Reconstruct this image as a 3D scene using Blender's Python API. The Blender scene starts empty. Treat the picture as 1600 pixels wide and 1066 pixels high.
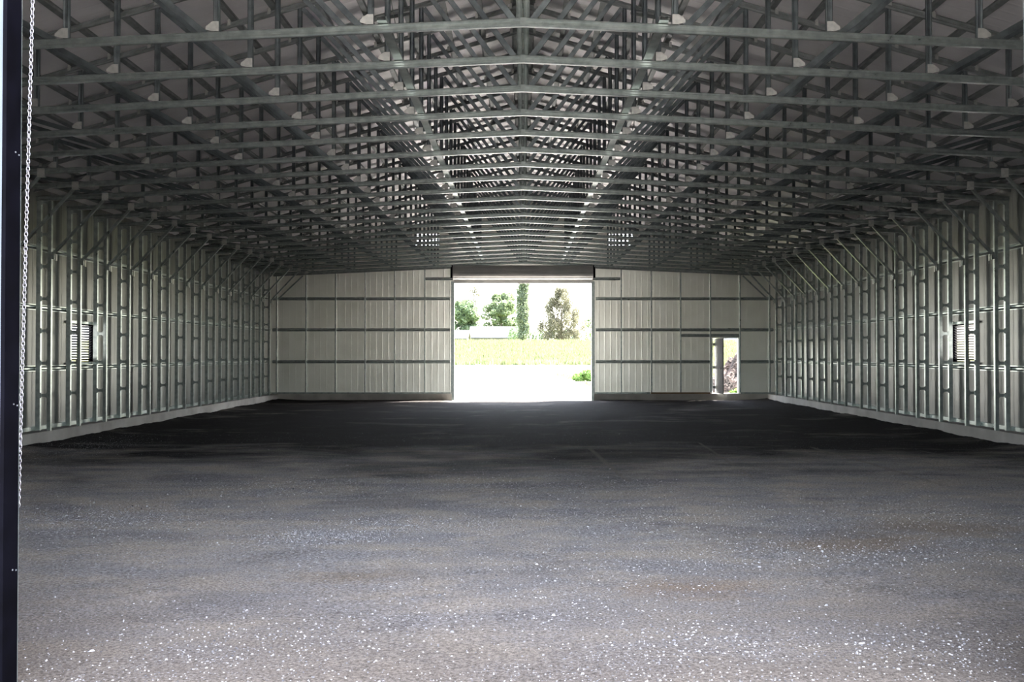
import bpy, math, random
from math import radians, sin, cos, pi, atan2, hypot, sqrt
from mathutils import Vector, Matrix
random.seed(7)
sc = bpy.context.scene
col = sc.collection

# ---------------------------------------------------------------- camera, sky, sun, exposure
cam_d = bpy.data.cameras.new('camera'); cam = bpy.data.objects.new('camera', cam_d); col.objects.link(cam)
FPX = 1500.0
cam_d.sensor_width = 36; cam_d.lens = FPX * 36 / 1600
cam.location = (0, 0, 1.7)
cam.rotation_euler = (radians(90) + math.atan(21 / FPX), 0, 0)
cam_d.shift_x = -17 / 1600
cam_d.clip_end = 2000; cam_d.clip_start = 0.05
sc.camera = cam
w = bpy.data.worlds.new('sky'); sc.world = w; w.use_nodes = True
nt = w.node_tree
bg = nt.nodes['Background']
sky = nt.nodes.new('ShaderNodeTexSky'); sky.sky_type = 'NISHITA'; sky.sun_disc = False
sky.sun_elevation = radians(55); sky.sun_rotation = radians(70); sky.dust_density = 2.5; sky.air_density = 1.0
hz = nt.nodes.new('ShaderNodeMix'); hz.data_type = 'RGBA'; hz.inputs[0].default_value = .75; hz.inputs[7].default_value = (1.08, 1.0, .94, 1)   # thin bright haze
nt.links.new(sky.outputs[0], hz.inputs[6]); nt.links.new(hz.outputs[2], bg.inputs[0]); bg.inputs[1].default_value = 0.46
SUN_DIR = Vector((-2.6, -1.35, -4.36)).normalized()
sd = bpy.data.lights.new('sun', 'SUN'); sun = bpy.data.objects.new('sun', sd); col.objects.link(sun)
sd.energy = 5.5; sd.angle = radians(0.6); sd.color = (1.0, 0.95, 0.88)
sun.rotation_euler = SUN_DIR.to_track_quat('-Z', 'Y').to_euler(); sun.location = (30, 20, 60)
sc.view_settings.view_transform = 'Standard'; sc.view_settings.look = 'None'
sc.view_settings.gamma = 1; sc.view_settings.use_curve_mapping = False
sc.view_settings.exposure = 3.9
try:
    sc.cycles.max_bounces = 14; sc.cycles.diffuse_bounces = 8; sc.cycles.glossy_bounces = 6
    sc.cycles.sample_clamp_indirect = 12; sc.cycles.caustics_reflective = False; sc.cycles.caustics_refractive = False
    sc.cycles.use_denoising = True
except Exception: pass

# ---------------------------------------------------------------- proportions of the building (metres)
S = 1.22                      # frame spacing
YB = 29 * S                   # inside of the far wall
YF = 4.75                     # outside of the near wall
XW = 9.38                     # inside of side sheeting
XP = 9.0                      # inner face of posts / curb
SLB, ZB = 0.0455, 5.057       # bottom chord: slope, underside height at the ridge line
SLT, ZT = 0.285, 7.55         # top chord: slope, top height at the ridge
CURB = 0.25
DW, DH = 2.56, 4.345          # big doorway half width, height
DHF = 4.95                    # near doorway height; top edge out of view, raised to let more light in
def chord_z(x): return ZB - SLB * abs(x)
def roof_z(x): return ZT + 0.045 - SLT * abs(x)

# ---------------------------------------------------------------- materials
def mat(name, base=(.5, .5, .5), rough=.6, metal=0.0, spec=.5):
    m = bpy.data.materials.new(name); m.use_nodes = True
    b = m.node_tree.nodes['Principled BSDF']
    b.inputs['Base Color'].default_value = (*base, 1); b.inputs['Roughness'].default_value = rough
    b.inputs['Metallic'].default_value = metal; b.inputs['Specular IOR Level'].default_value = spec
    return m
def N(m, t): return m.node_tree.nodes.new(t)
def L(m, a, b): m.node_tree.links.new(a, b)
def noise_col(m, scale, c0, c1, detail=4, lo=.35, hi=.65, coord='Object', stretch=None, rough=None):
    b = m.node_tree.nodes['Principled BSDF']
    tc = N(m, 'ShaderNodeTexCoord'); src = tc.outputs[coord]
    if stretch:
        mp = N(m, 'ShaderNodeMapping'); mp.inputs['Scale'].default_value = stretch; L(m, src, mp.inputs[0]); src = mp.outputs[0]
    n = N(m, 'ShaderNodeTexNoise'); n.inputs['Scale'].default_value = scale; n.inputs['Detail'].default_value = detail
    L(m, src, n.inputs['Vector'])
    r = N(m, 'ShaderNodeValToRGB'); r.color_ramp.elements[0].position = lo; r.color_ramp.elements[1].position = hi
    r.color_ramp.elements[0].color = (*c0, 1); r.color_ramp.elements[1].color = (*c1, 1)
    L(m, n.outputs['Fac'], r.inputs[0]); L(m, r.outputs[0], b.inputs['Base Color'])
    if rough:
        mr = N(m, 'ShaderNodeMapRange'); mr.inputs[3].default_value = rough[0]; mr.inputs[4].default_value = rough[1]
        L(m, n.outputs['Fac'], mr.inputs[0]); L(m, mr.outputs[0], b.inputs['Roughness'])
    return n, r
def bump(m, src, strength, dist):
    bp = N(m, 'ShaderNodeBump'); bp.inputs['Strength'].default_value = strength; bp.inputs['Distance'].default_value = dist
    L(m, src, bp.inputs['Height']); L(m, bp.outputs[0], m.node_tree.nodes['Principled BSDF'].inputs['Normal'])
    return bp

galv = mat('galvanised steel', metal=.8, rough=.38)
noise_col(galv, 9, (.24, .28, .27), (.36, .40, .39), rough=(.22, .4))
web_m = mat('darker galvanised web steel', metal=.8, rough=.4)  # darker tone than the chord steel, for the web members
noise_col(web_m, 7, (.11, .13, .14), (.19, .22, .23), rough=(.25, .45))
galv_dull = mat('dull galvanised steel', metal=.6, rough=.5)
noise_col(galv_dull, 7, (.17, .185, .185), (.26, .28, .28), rough=(.4, .6))
plate = mat('bright galvanised plate', metal=.6, rough=.45)
noise_col(plate, 20, (.38, .39, .38), (.48, .49, .47))

def sheet_mat(name, c0, c1, rough, metal, axis, seam=.915):
    m = mat(name, rough=rough, metal=metal)
    b = m.node_tree.nodes['Principled BSDF']
    n, r = noise_col(m, 1.3, c0, c1, stretch=(1, 1, 1), lo=.3, hi=.7)
    tc = N(m, 'ShaderNodeTexCoord'); sx = N(m, 'ShaderNodeSeparateXYZ'); L(m, tc.outputs['Object'], sx.inputs[0])
    mm = N(m, 'ShaderNodeMath'); mm.operation = 'MULTIPLY'; mm.inputs[1].default_value = 2 * pi / (seam / 4)
    L(m, sx.outputs[axis], mm.inputs[0])
    s_ = N(m, 'ShaderNodeMath'); s_.operation = 'SINE'; L(m, mm.outputs[0], s_.inputs[0])
    p = N(m, 'ShaderNodeMath'); p.operation = 'SMOOTH_MAX'; p.inputs[1].default_value = .75; p.inputs[2].default_value = .05
    L(m, s_.outputs[0], p.inputs[0])
    n2 = N(m, 'ShaderNodeTexNoise'); n2.inputs['Scale'].default_value = 2.2; L(m, tc.outputs['Object'], n2.inputs['Vector'])
    ad = N(m, 'ShaderNodeMath'); ad.operation = 'MULTIPLY_ADD'; ad.inputs[1].default_value = .9
    L(m, n2.outputs['Fac'], ad.inputs[0]); L(m, p.outputs[0], ad.inputs[2])
    bump(m, ad.outputs[0], .35 if axis else .18, .03)
    return m
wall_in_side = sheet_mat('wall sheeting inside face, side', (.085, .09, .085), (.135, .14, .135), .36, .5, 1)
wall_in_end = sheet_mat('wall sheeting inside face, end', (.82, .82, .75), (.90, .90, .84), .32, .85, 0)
roof_in = sheet_mat('roof sheeting underside', (.66, .64, .66), (.78, .76, .78), .5, .5, 1)
white_out = mat('white painted sheeting outside', (.2, .24, .3), .45)
noise_col(white_out, 3, (.055, .07, .09), (.075, .092, .115))
roof_out = mat('roof paint outside', (.10, .11, .12), .5); noise_col(roof_out, 2, (.09, .1, .11), (.13, .14, .15))
black = mat('black painted steel', (.0015, .0015, .003), .7, 0, .03); noise_col(black, 6, (.001, .001, .002), (.002, .002, .004))
chain_m = mat('bright zinc chain', (.6, .6, .65), .3, .8); noise_col(chain_m, 30, (.45, .44, .5), (.65, .64, .72))
screw_m = mat('screw head', (.6, .6, .65), .3, .8); noise_col(screw_m, 40, (.5, .5, .55), (.7, .7, .75))
door_m = mat('grey roll-up curtain', (.55, .55, .54), .5, .0); noise_col(door_m, 2, (.40, .40, .39), (.46, .455, .44))
leaf_m = mat('grey door paint', (.3, .3, .3), .5); noise_col(leaf_m, 3, (.26, .27, .27), (.32, .33, .33))
frame_m = mat('white door frame paint', (.85, .85, .86), .5); noise_col(frame_m, 4, (.8, .8, .81), (.88, .88, .89))
wood = mat('brown wood sill', (.2, .12, .07), .8); noise_col(wood, 5, (.15, .09, .05), (.28, .18, .10), stretch=(1, 10, 10))
louver_m = mat('white louvre paint', (.2, .2, .2), .6); noise_col(louver_m, 4, (.13, .13, .13), (.18, .18, .18))
conc = mat('concrete', rough=.9)
n_, r_ = noise_col(conc, 1.6, (.36, .34, .31), (.54, .53, .49), detail=8, lo=.3, hi=.7)
bump(conc, n_.outputs['Fac'], .3, .02)

# floor: dusty tan ground with patches of dark crushed stone and white chips
floor_m = mat('dusty crushed stone floor', rough=.97, spec=.06)
def build_floor_mat(m):
    b = m.node_tree.nodes['Principled BSDF']
    tc = N(m, 'ShaderNodeTexCoord'); P = tc.outputs['Object']
    def noise(scale, detail=5, rough=.6, dist=0, vec=P):
        n = N(m, 'ShaderNodeTexNoise'); n.inputs['Scale'].default_value = scale; n.inputs['Detail'].default_value = detail
        n.inputs['Roughness'].default_value = rough; n.inputs['Distortion'].default_value = dist; L(m, vec, n.inputs['Vector']); return n.outputs['Fac']
    def ramp(src, p0, p1, v0=0, v1=1):
        r = N(m, 'ShaderNodeMapRange'); r.inputs[1].default_value = p0; r.inputs[2].default_value = p1
        r.inputs[3].default_value = v0; r.inputs[4].default_value = v1; L(m, src, r.inputs[0]); return r.outputs[0]
    def mix(f, a, c, mode='MIX'):
        x = N(m, 'ShaderNodeMix'); x.data_type = 'RGBA'; x.blend_type = mode
        if hasattr(f, 'default_value'): L(m, f, x.inputs[0])
        else: x.inputs[0].default_value = f
        for s, v in ((6, a), (7, c)):
            if isinstance(v, tuple): x.inputs[s].default_value = (*v, 1)
            else: L(m, v, x.inputs[s])
        return x.outputs[2]
    def math_(op, a, c=None):
        x = N(m, 'ShaderNodeMath'); x.operation = op
        for i, v in enumerate((a, c)):
            if v is None: continue
            if hasattr(v, 'links') or hasattr(v, 'is_linked'): L(m, v, x.inputs[i])
            else: x.inputs[i].default_value = v
        return x.outputs[0]
    sep = N(m, 'ShaderNodeSeparateXYZ'); L(m, P, sep.inputs[0])
    # dusty front part, darker stone further in (a ragged border across the floor)
    mp = N(m, 'ShaderNodeMapping'); mp.inputs['Scale'].default_value = (.55, 1, 1); L(m, P, mp.inputs[0])
    big = noise(.5, 6, .62, .4, mp.outputs[0])
    mid = noise(1.5, 10, .72, .15, mp.outputs[0])
    speck = noise(52, 6, .75)
    fine = noise(38, 4, .7)
    grain = noise(130, 3, .7)
    damp = math_('ADD', ramp(sep.outputs['Y'], 9.0, 19, -.35, 1.1), math_('MULTIPLY', math_('SUBTRACT', big, .5), 2.0))  # mask of the darker inner part: depth plus noise
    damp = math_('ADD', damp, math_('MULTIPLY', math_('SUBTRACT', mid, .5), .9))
    inner_dark_f = ramp(damp, .25, 1.0)
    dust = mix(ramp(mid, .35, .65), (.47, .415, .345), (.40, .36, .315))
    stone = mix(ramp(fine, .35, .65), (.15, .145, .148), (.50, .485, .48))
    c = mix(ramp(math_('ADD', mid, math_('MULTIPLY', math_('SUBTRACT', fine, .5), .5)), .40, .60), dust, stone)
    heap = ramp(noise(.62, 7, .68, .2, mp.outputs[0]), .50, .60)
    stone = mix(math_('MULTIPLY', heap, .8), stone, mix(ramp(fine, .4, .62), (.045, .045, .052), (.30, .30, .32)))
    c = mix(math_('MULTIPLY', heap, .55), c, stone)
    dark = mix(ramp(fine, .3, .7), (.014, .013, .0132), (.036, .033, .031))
    c = mix(inner_dark_f, c, dark)
    # slightly paler again by the far doorway
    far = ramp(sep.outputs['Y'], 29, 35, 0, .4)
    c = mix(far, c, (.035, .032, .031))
    # near doorway strip: darker brown painted in to offset the brighter light there
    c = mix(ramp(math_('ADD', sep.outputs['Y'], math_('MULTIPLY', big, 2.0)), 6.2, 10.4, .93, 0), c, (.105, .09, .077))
    # rusty clay patches
    def spot(x, y, rx, ry):
        m1 = N(m, 'ShaderNodeMapping'); m1.vector_type = 'POINT'
        m1.inputs['Location'].default_value = (-x / rx, -y / ry, 0); m1.inputs['Scale'].default_value = (1 / rx, 1 / ry, 0); L(m, P, m1.inputs[0])
        ln = N(m, 'ShaderNodeVectorMath'); ln.operation = 'LENGTH'; L(m, m1.outputs[0], ln.inputs[0])
        d = math_('ADD', ln.outputs['Value'], math_('MULTIPLY', math_('SUBTRACT', mid, .5), 2.4))
        d = math_('ADD', d, math_('MULTIPLY', math_('SUBTRACT', fine, .5), 1.2))
        return ramp(d, .1, 1.2, .5, 0)
    for (x, y, rx, ry, cc) in ((1.25, 7.0, .5, .32, (.20, .135, .085)), (3.0, 8.6, 1.15, .5, (.19, .135, .09)), (3.9, 9.4, 1.3, .5, (.17, .13, .095)), (-1.3, 7.4, .5, .25, (.17, .13, .09))):
        c = mix(spot(x, y, rx, ry), c, cc)
    # pale dusty tyre tracks
    def track(x0, y0, x1, y1, wd):
        dx, dy = x1 - x0, y1 - y0; ln = hypot(dx, dy); a = atan2(dy, dx)
        m1 = N(m, 'ShaderNodeVectorMath'); m1.operation = 'SUBTRACT'; m1.inputs[1].default_value = (x0, y0, 0); L(m, P, m1.inputs[0])
        da = N(m, 'ShaderNodeVectorMath'); da.operation = 'DOT_PRODUCT'; da.inputs[1].default_value = (dx / ln, dy / ln, 0); L(m, m1.outputs[0], da.inputs[0])
        dp = N(m, 'ShaderNodeVectorMath'); dp.operation = 'DOT_PRODUCT'; dp.inputs[1].default_value = (-dy / ln, dx / ln, 0); L(m, m1.outputs[0], dp.inputs[0])
        t = math_('ABSOLUTE', math_('SUBTRACT', da.outputs['Value'], ln / 2))
        along = ramp(t, ln / 2 - .3, ln / 2, 1, 0)
        across = ramp(math_('ABSOLUTE', dp.outputs['Value']), wd * .4, wd, 1, 0)
        return math_('MULTIPLY', math_('MULTIPLY', along, across), ramp(mid, .35, .6, .25, .7))
    for t in TRACKS: c = mix(track(*t), c, (.26, .235, .20))
    # small white chips
    vo = N(m, 'ShaderNodeTexVoronoi'); vo.inputs['Scale'].default_value = 48; L(m, P, vo.inputs['Vector'])
    sepc = N(m, 'ShaderNodeSeparateColor'); L(m, vo.outputs['Color'], sepc.inputs[0])
    size = math_('MULTIPLY', ramp(sepc.outputs[0], .62, 1, 0, .45), ramp(mid, .42, .62, .25, 1))
    chip = math_('LESS_THAN', vo.outputs['Distance'], size)
    c = mix(math_('MULTIPLY', chip, .7), c, mix(sepc.outputs[1], (.08, .08, .09), (.42, .42, .44)))
    vo2 = N(m, 'ShaderNodeTexVoronoi'); vo2.inputs['Scale'].default_value = 120; L(m, P, vo2.inputs['Vector'])
    sp2 = N(m, 'ShaderNodeSeparateColor'); L(m, vo2.outputs['Color'], sp2.inputs[0])
    size2 = math_('MULTIPLY', ramp(sp2.outputs[0], .6, 1, 0, .5), ramp(mid, .4, .6, .2, 1))
    chip2 = math_('LESS_THAN', vo2.outputs['Distance'], size2)
    c = mix(math_('MULTIPLY', chip2, .6), c, mix(sp2.outputs[1], (.06, .06, .07), (.42, .42, .44)))
    sv = ramp(speck, .36, .64, .45, 1.6)
    vm = N(m, 'ShaderNodeVectorMath'); vm.operation = 'SCALE'; L(m, c, vm.inputs[0]); L(m, sv, vm.inputs['Scale']); c = vm.outputs[0]
    L(m, c, b.inputs['Base Color'])
    h = math_('ADD', math_('MULTIPLY', fine, 1.0), math_('MULTIPLY', grain, .5))
    h = math_('ADD', h, math_('MULTIPLY', math_('ADD', chip, chip2), .25))
    bump(m, h, .75, .02)
TRACKS = [(5.3, 17.8, 5.5, 12.4, .06), (1.2, 17.5, 1.41, 12.6, .055), (7.0, 17.1, 7.36, 14.1, .04), (3.4, 18.7, 3.15, 13.0, .04)]
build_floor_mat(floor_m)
chip_m = mat('loose stone chips', rough=.8)
def island(m, c0, c1):
    g = N(m, 'ShaderNodeNewGeometry'); r = N(m, 'ShaderNodeValToRGB')
    r.color_ramp.elements[0].color = (*c0, 1); r.color_ramp.elements[1].color = (*c1, 1)
    L(m, g.outputs['Random Per Island'], r.inputs[0]); L(m, r.outputs[0], m.node_tree.nodes['Principled BSDF'].inputs['Base Color'])
island(chip_m, (.05, .05, .055), (.46, .45, .455))
gravel_out = mat('pale sunlit gravel', rough=.9)
n_, r_ = noise_col(gravel_out, .8, (.40, .385, .36), (.52, .50, .47), detail=8); bump(gravel_out, n_.outputs['Fac'], .4, .05)
front_gravel = mat('grey-brown gravel drive', rough=.9)
n_, r_ = noise_col(front_gravel, .8, (.25, .235, .215), (.36, .345, .32), detail=8); bump(front_gravel, n_.outputs['Fac'], .4, .05)
field_m = mat('meadow soil under grass', rough=.9); noise_col(field_m, .4, (.10, .12, .035), (.19, .19, .07), detail=7)
def leafmat(name, c0, c1, tr=.35):
    m = mat(name, rough=.6); island(m, c0, c1)
    b = m.node_tree.nodes['Principled BSDF']; b.inputs['Specular IOR Level'].default_value = .3
    t = N(m, 'ShaderNodeBsdfTranslucent'); t.inputs[0].default_value = (*[min(1, v * 1.3) for v in c1], 1)
    mx = N(m, 'ShaderNodeMixShader'); mx.inputs[0].default_value = tr
    out = m.node_tree.nodes['Material Output']; L(m, b.outputs[0], mx.inputs[1]); L(m, t.outputs[0], mx.inputs[2]); L(m, mx.outputs[0], out.inputs[0])
    return m
grass_m = leafmat('meadow grass', (.035, .075, .022), (.15, .15, .075))
def patchy(m, scale, dark):
    b = m.node_tree.nodes['Principled BSDF']; src = b.inputs['Base Color'].links[0].from_socket
    tc = N(m, 'ShaderNodeTexCoord'); n = N(m, 'ShaderNodeTexNoise'); n.inputs['Scale'].default_value = scale; n.inputs['Detail'].default_value = 5; L(m, tc.outputs['Object'], n.inputs['Vector'])
    r = N(m, 'ShaderNodeMapRange'); r.inputs[1].default_value = .38; r.inputs[2].default_value = .62; L(m, n.outputs['Fac'], r.inputs[0])
    x = N(m, 'ShaderNodeMix'); x.data_type = 'RGBA'; L(m, r.outputs[0], x.inputs[0]); x.inputs[6].default_value = (*dark, 1); L(m, src, x.inputs[7]); L(m, x.outputs[2], b.inputs['Base Color'])
patchy(grass_m, .28, (.035, .075, .022))
weed_m = leafmat('weed leaves', (.05, .12, .025), (.12, .20, .05))
dark_leaf = leafmat('dark tree leaves', (.055, .10, .06), (.14, .19, .10))
mid_leaf = leafmat('green tree leaves', (.07, .11, .065), (.15, .19, .10))
poplar_leaf = leafmat('poplar leaves', (.065, .10, .07), (.14, .17, .10))
pale_leaf = leafmat('pale sparse leaves', (.06, .066, .044), (.125, .12, .08))
bark = mat('bark', (.12, .1, .08), .9); noise_col(bark, 6, (.09, .08, .06), (.17, .14, .11))
barn_wall = mat('white barn wall', (.1, .1, .1), .7); noise_col(barn_wall, 1, (.09, .09, .095), (.11, .11, .11))
barn_roof = mat('pale barn roof', (.6, .62, .66), .5); noise_col(barn_roof, 1, (.048, .050, .058), (.058, .060, .068))
blue_m = mat('blue-grey shed paint', (.2, .24, .34), .6); noise_col(blue_m, 1, (.18, .22, .32), (.24, .28, .38))
dirt_m = mat('dug earth', rough=.95)
n_, r_ = noise_col(dirt_m, 3.5, (.012, .008, .006), (.07, .048, .04), detail=8); bump(dirt_m, n_.outputs['Fac'], 1, .15)

# ---------------------------------------------------------------- mesh helpers
class MB:
    def __init__(s): s.v = []; s.f = []; s.m = []
    def add(s, vs, fs, mi=0):
        o = len(s.v); s.v += [tuple(v) for v in vs]; s.f += [tuple(i + o for i in f) for f in fs]; s.m += [mi] * len(fs)
    def box(s, x0, x1, y0, y1, z0, z1, mi=0):
        s.add([(x0, y0, z0), (x1, y0, z0), (x1, y1, z0), (x0, y1, z0), (x0, y0, z1), (x1, y0, z1), (x1, y1, z1), (x0, y1, z1)],
              [(0, 3, 2, 1), (4, 5, 6, 7), (0, 1, 5, 4), (1, 2, 6, 5), (2, 3, 7, 6), (3, 0, 4, 7)], mi)
    def prism(s, poly, a, b, axis='y', mi=0):
        """poly: counter-clockwise (x,z) points when seen from -y; extruded from a to b"""
        n = len(poly)
        if axis == 'y': vs = [(x, a, z) for x, z in poly] + [(x, b, z) for x, z in poly]
        else: vs = [(a, x, z) for x, z in poly] + [(b, x, z) for x, z in poly]
        fs = [tuple(range(n)), tuple(range(2 * n - 1, n - 1, -1))] + [(i, i + n, (i + 1) % n + n, (i + 1) % n) for i in range(n)]
        if axis != 'y': fs = [tuple(reversed(f)) for f in fs]
        s.add(vs, fs, mi)
    def sweep(s, prof, p0, p1, u, vdir, mi=0):
        p0, p1, u, vdir = Vector(p0), Vector(p1), Vector(u).normalized(), Vector(vdir).normalized()
        n = len(prof)
        vs = [p0 + u * a + vdir * b for a, b in prof] + [p1 + u * a + vdir * b for a, b in prof]
        fs = [tuple(range(n)), tuple(range(2 * n - 1, n - 1, -1))] + [(i, i + n, (i + 1) % n + n, (i + 1) % n) for i in range(n)]
        s.add(vs, fs, mi)
    def tube(s, pts, r, n=8, closed=False, mi=0):
        pts = [Vector(p) for p in pts]; K = len(pts); rings = []
        for i, p in enumerate(pts):
            a = pts[(i - 1) % K] if (closed or i) else p; b = pts[(i + 1) % K] if (closed or i < K - 1) else p
            t = (b - a).normalized(); up = Vector((0, 0, 1)) if abs(t.z) < .9 else Vector((1, 0, 0))
            if closed: up = getattr(s, 'pn', up)
            x = t.cross(up).normalized(); y = x.cross(t); rr = r[i] if isinstance(r, (list, tuple)) else r
            rings.append([p + (x * cos(2 * pi * k / n) + y * sin(2 * pi * k / n)) * rr for k in range(n)])
        vs = [v for rg in rings for v in rg]; fs = []
        for i in range(K if closed else K - 1):
            j = (i + 1) % K
            for k in range(n): fs.append((i * n + k, i * n + (k + 1) % n, j * n + (k + 1) % n, j * n + k))
        if not closed: fs += [tuple(range(n - 1, -1, -1)), tuple((K - 1) * n + k for k in range(n))]
        s.add(vs, fs, mi)
    def build(s, name, mats, parent=None, smooth=False):
        me = bpy.data.meshes.new(name); me.from_pydata(s.v, [], s.f)
        for m_ in (mats if isinstance(mats, (list, tuple)) else [mats]): me.materials.append(m_)
        if any(s.m): me.polygons.foreach_set('material_index', s.m)
        if smooth: me.polygons.foreach_set('use_smooth', [True] * len(me.polygons))
        me.update()
        o = bpy.data.objects.new(name, me); col.objects.link(o)
        if parent: o.parent = parent
        return o
def cprof(wd, d, t=.004, lip=.012, groove=.0):
    h = wd / 2; g = .022
    if groove:
        c = .009
        front = [(-h, c), (-h + c, 0), (-g, 0), (-g / 2, groove), (g / 2, groove), (g, 0), (h - c, 0), (h, c)]
        back = [(h - t, c + t), (h - c - t, t), (g, t), (g / 2, groove + t), (-g / 2, groove + t), (-g, t), (-h + c + t, t), (-h + t, c + t)]
    else:
        front = [(-h, 0), (h, 0)]; back = [(h - t, t), (-h + t, t)]
    return front + [(h, d), (h - lip, d), (h - lip, d - t), (h - t, d - t)] + back + [(-h + t, d - t), (-h + lip, d - t), (-h + lip, d), (-h, d)]
def tag(o, label, cat, group=None, kind=None):
    o['label'] = label; o['category'] = cat
    if group: o['group'] = group
    if kind: o['kind'] = kind
    return o
def struct(o): o['kind'] = 'structure'; return o
def empty(name, loc, rz=0):
    o = bpy.data.objects.new(name, None); o.location = loc; o.rotation_euler = (0, 0, rz); o.empty_display_size = .2; col.objects.link(o); return o
def copy_tree(o, parent=None):
    c = o.copy(); col.objects.link(c)
    if parent: c.parent = parent
    for ch in list(o.children): copy_tree(ch, c)
    return c
ORD = ['', 'first', 'second', 'third', 'fourth', 'fifth', 'sixth', 'seventh', 'eighth', 'ninth', 'tenth', 'eleventh', 'twelfth', 'thirteenth', 'fourteenth',
       'fifteenth', 'sixteenth', 'seventeenth', 'eighteenth', 'nineteenth', 'twentieth', 'twenty-first', 'twenty-second', 'twenty-third', 'twenty-fourth']

# ---------------------------------------------------------------- floor, ground
def fbm(x, y):
    return .5 * sin(x * .9 + 1.3 * sin(y * .7)) + .3 * sin(x * 2.3 + y * 1.7 + 2) + .2 * sin(x * 5.1 - y * 4.3 + 1) + .15 * sin(x * 9.7 + y * 11.3)
def floor_h(x, y):
    e = max(0, (abs(x) - 7.6) / 1.4); e2 = max(0, (y - (YB - 1.2)) / 1.2) * (1 if abs(x) > DW + .2 else 0)
    return .012 * fbm(x, y) + .05 * e * e * (1 + .5 * fbm(x * 2, y * 2)) + .02 * e2
def grid(name, xs, ys, hf, m):
    vs = [(x, y, hf(x, y)) for y in ys for x in xs]; n = len(xs)
    fs = [(j * n + i, j * n + i + 1, (j + 1) * n + i + 1, (j + 1) * n + i) for j in range(len(ys) - 1) for i in range(n - 1)]
    b = MB(); b.add(vs, fs); return b.build(name, m, smooth=True)
def lin(a, b, n): return [a + (b - a) * i / n for i in range(n + 1)]
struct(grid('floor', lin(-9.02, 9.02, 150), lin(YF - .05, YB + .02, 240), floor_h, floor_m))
# gravel pad outside, both ends (kept clear of the building footprint)
def yard_h(x, y):
    if y < YB + .2: return -.01
    return -.01 + max(0, (y - 36.5)) * .0408 if y <= 110 else 3.0 + (y - 110) * .0157
struct(grid('ground', lin(-160, 160, 40), lin(-60, YF - .05, 10), lambda x, y: -.01, front_gravel)).name = 'ground'
yard = struct(grid('gravel_yard', lin(-26, 6, 64), lin(YB + .02, 64, 60), yard_h, gravel_out))
def field_h(x, y):
    return yard_h(x, y) - .03
field = grid('field', lin(-220, 220, 88), [YB + .3 + (340 - YB) * (i / 80) ** 2 for i in range(81)], field_h, field_m); struct(field)
for sx in (-1, 1):
    g_ = struct(grid('side_ground', lin(9.62 if sx > 0 else -160, 160 if sx > 0 else -9.62, 20), lin(YF - .05, YB + .3, 12), lambda x, y: -.03, gravel_out))

# ---------------------------------------------------------------- curb
b = MB(); b.box(-9.48, -XP, YF + .12, YB + .18, -.15, CURB); struct(b.build('curb_left', conc))
b = MB(); b.box(XP, 9.48, YF + .12, YB + .18, -.15, CURB); struct(b.build('curb_right', conc))
b = MB(); b.box(-XP, -DW - .06, YB - .02, YB + .18, -.15, CURB); struct(b.build('curb_back_left', conc))
b = MB(); b.box(DW + .06, XP, YB - .02, YB + .18, -.15, CURB); struct(b.build('curb_back_right', conc))
b = MB(); b.box(-9.48, -DW - .12, YF, YF + .12, -.15, CURB); b.box(DW + .12, 9.48, YF, YF + .12, -.15, CURB); struct(b.build('curb_front', conc))

# ---------------------------------------------------------------- sheeting: walls and roof
def wall_cells(mb, xs, holes, top, y0, y1, base, flip):
    """vertical wall in strips; material 0 inside, 1 outside; holes = (x0,x1,z0,z1)"""
    for a, c in zip(xs[:-1], xs[1:]):
        mid = (a + c) / 2; cur = base; hs = sorted([h for h in holes if h[0] <= mid <= h[1]], key=lambda h: h[2])
        spans = []
        for h in hs:
            if h[2] > cur: spans.append((cur, cur, h[2], h[2]))
            cur = h[3]
        spans.append((cur, cur, top(a), top(c)))
        for (za, zc, zta, ztc) in spans:
            n0 = len(mb.f); mb.prism([(a, za), (c, zc), (c, ztc), (a, zta)], y0, y1)
            mb.m[n0 + (1 if flip else 0)] = 1
DOOR2 = (6.97, 7.99, CURB, 2.33)
def end_wall(name, y0, y1, holes, flip, mats):
    xs = sorted({-9.42, 9.42, 0.0} | {h[0] for h in holes} | {h[1] for h in holes}); mb = MB()
    wall_cells(mb, xs, holes, lambda x: roof_z(x), y0, y1, CURB - .03, flip)
    return struct(mb.build(name, mats))
LV = [(-4.02, -3.08, 5.72, 6.18), (3.14, 4.08, 5.72, 6.18)]
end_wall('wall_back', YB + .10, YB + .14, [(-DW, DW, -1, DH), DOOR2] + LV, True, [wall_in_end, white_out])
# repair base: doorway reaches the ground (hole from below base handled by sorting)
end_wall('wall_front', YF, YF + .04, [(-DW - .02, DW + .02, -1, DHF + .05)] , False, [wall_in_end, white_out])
WIN = [(19.78, 20.86, 1.54, 2.34)]
def side_wall(name, x0, x1, flip):
    ys = sorted({YF + .04, YB + .1, WIN[0][0], WIN[0][1]}); mb = MB()
    for a, c in zip(ys[:-1], ys[1:]):
        h = [w_ for w_ in WIN if w_[0] <= (a + c) / 2 <= w_[1]]
        spans = [(CURB - .03, WIN[0][2]), (WIN[0][3], roof_z(XW))] if h else [(CURB - .03, roof_z(XW))]
        for z0, z1 in spans:
            n0 = len(mb.f); mb.box(min(x0, x1), max(x0, x1), a, c, z0, z1)
            mb.m[n0 + (5 if flip else 3)] = 1
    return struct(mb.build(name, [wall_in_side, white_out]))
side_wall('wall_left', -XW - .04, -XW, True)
side_wall('wall_right', XW, XW + .04, False)
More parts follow.
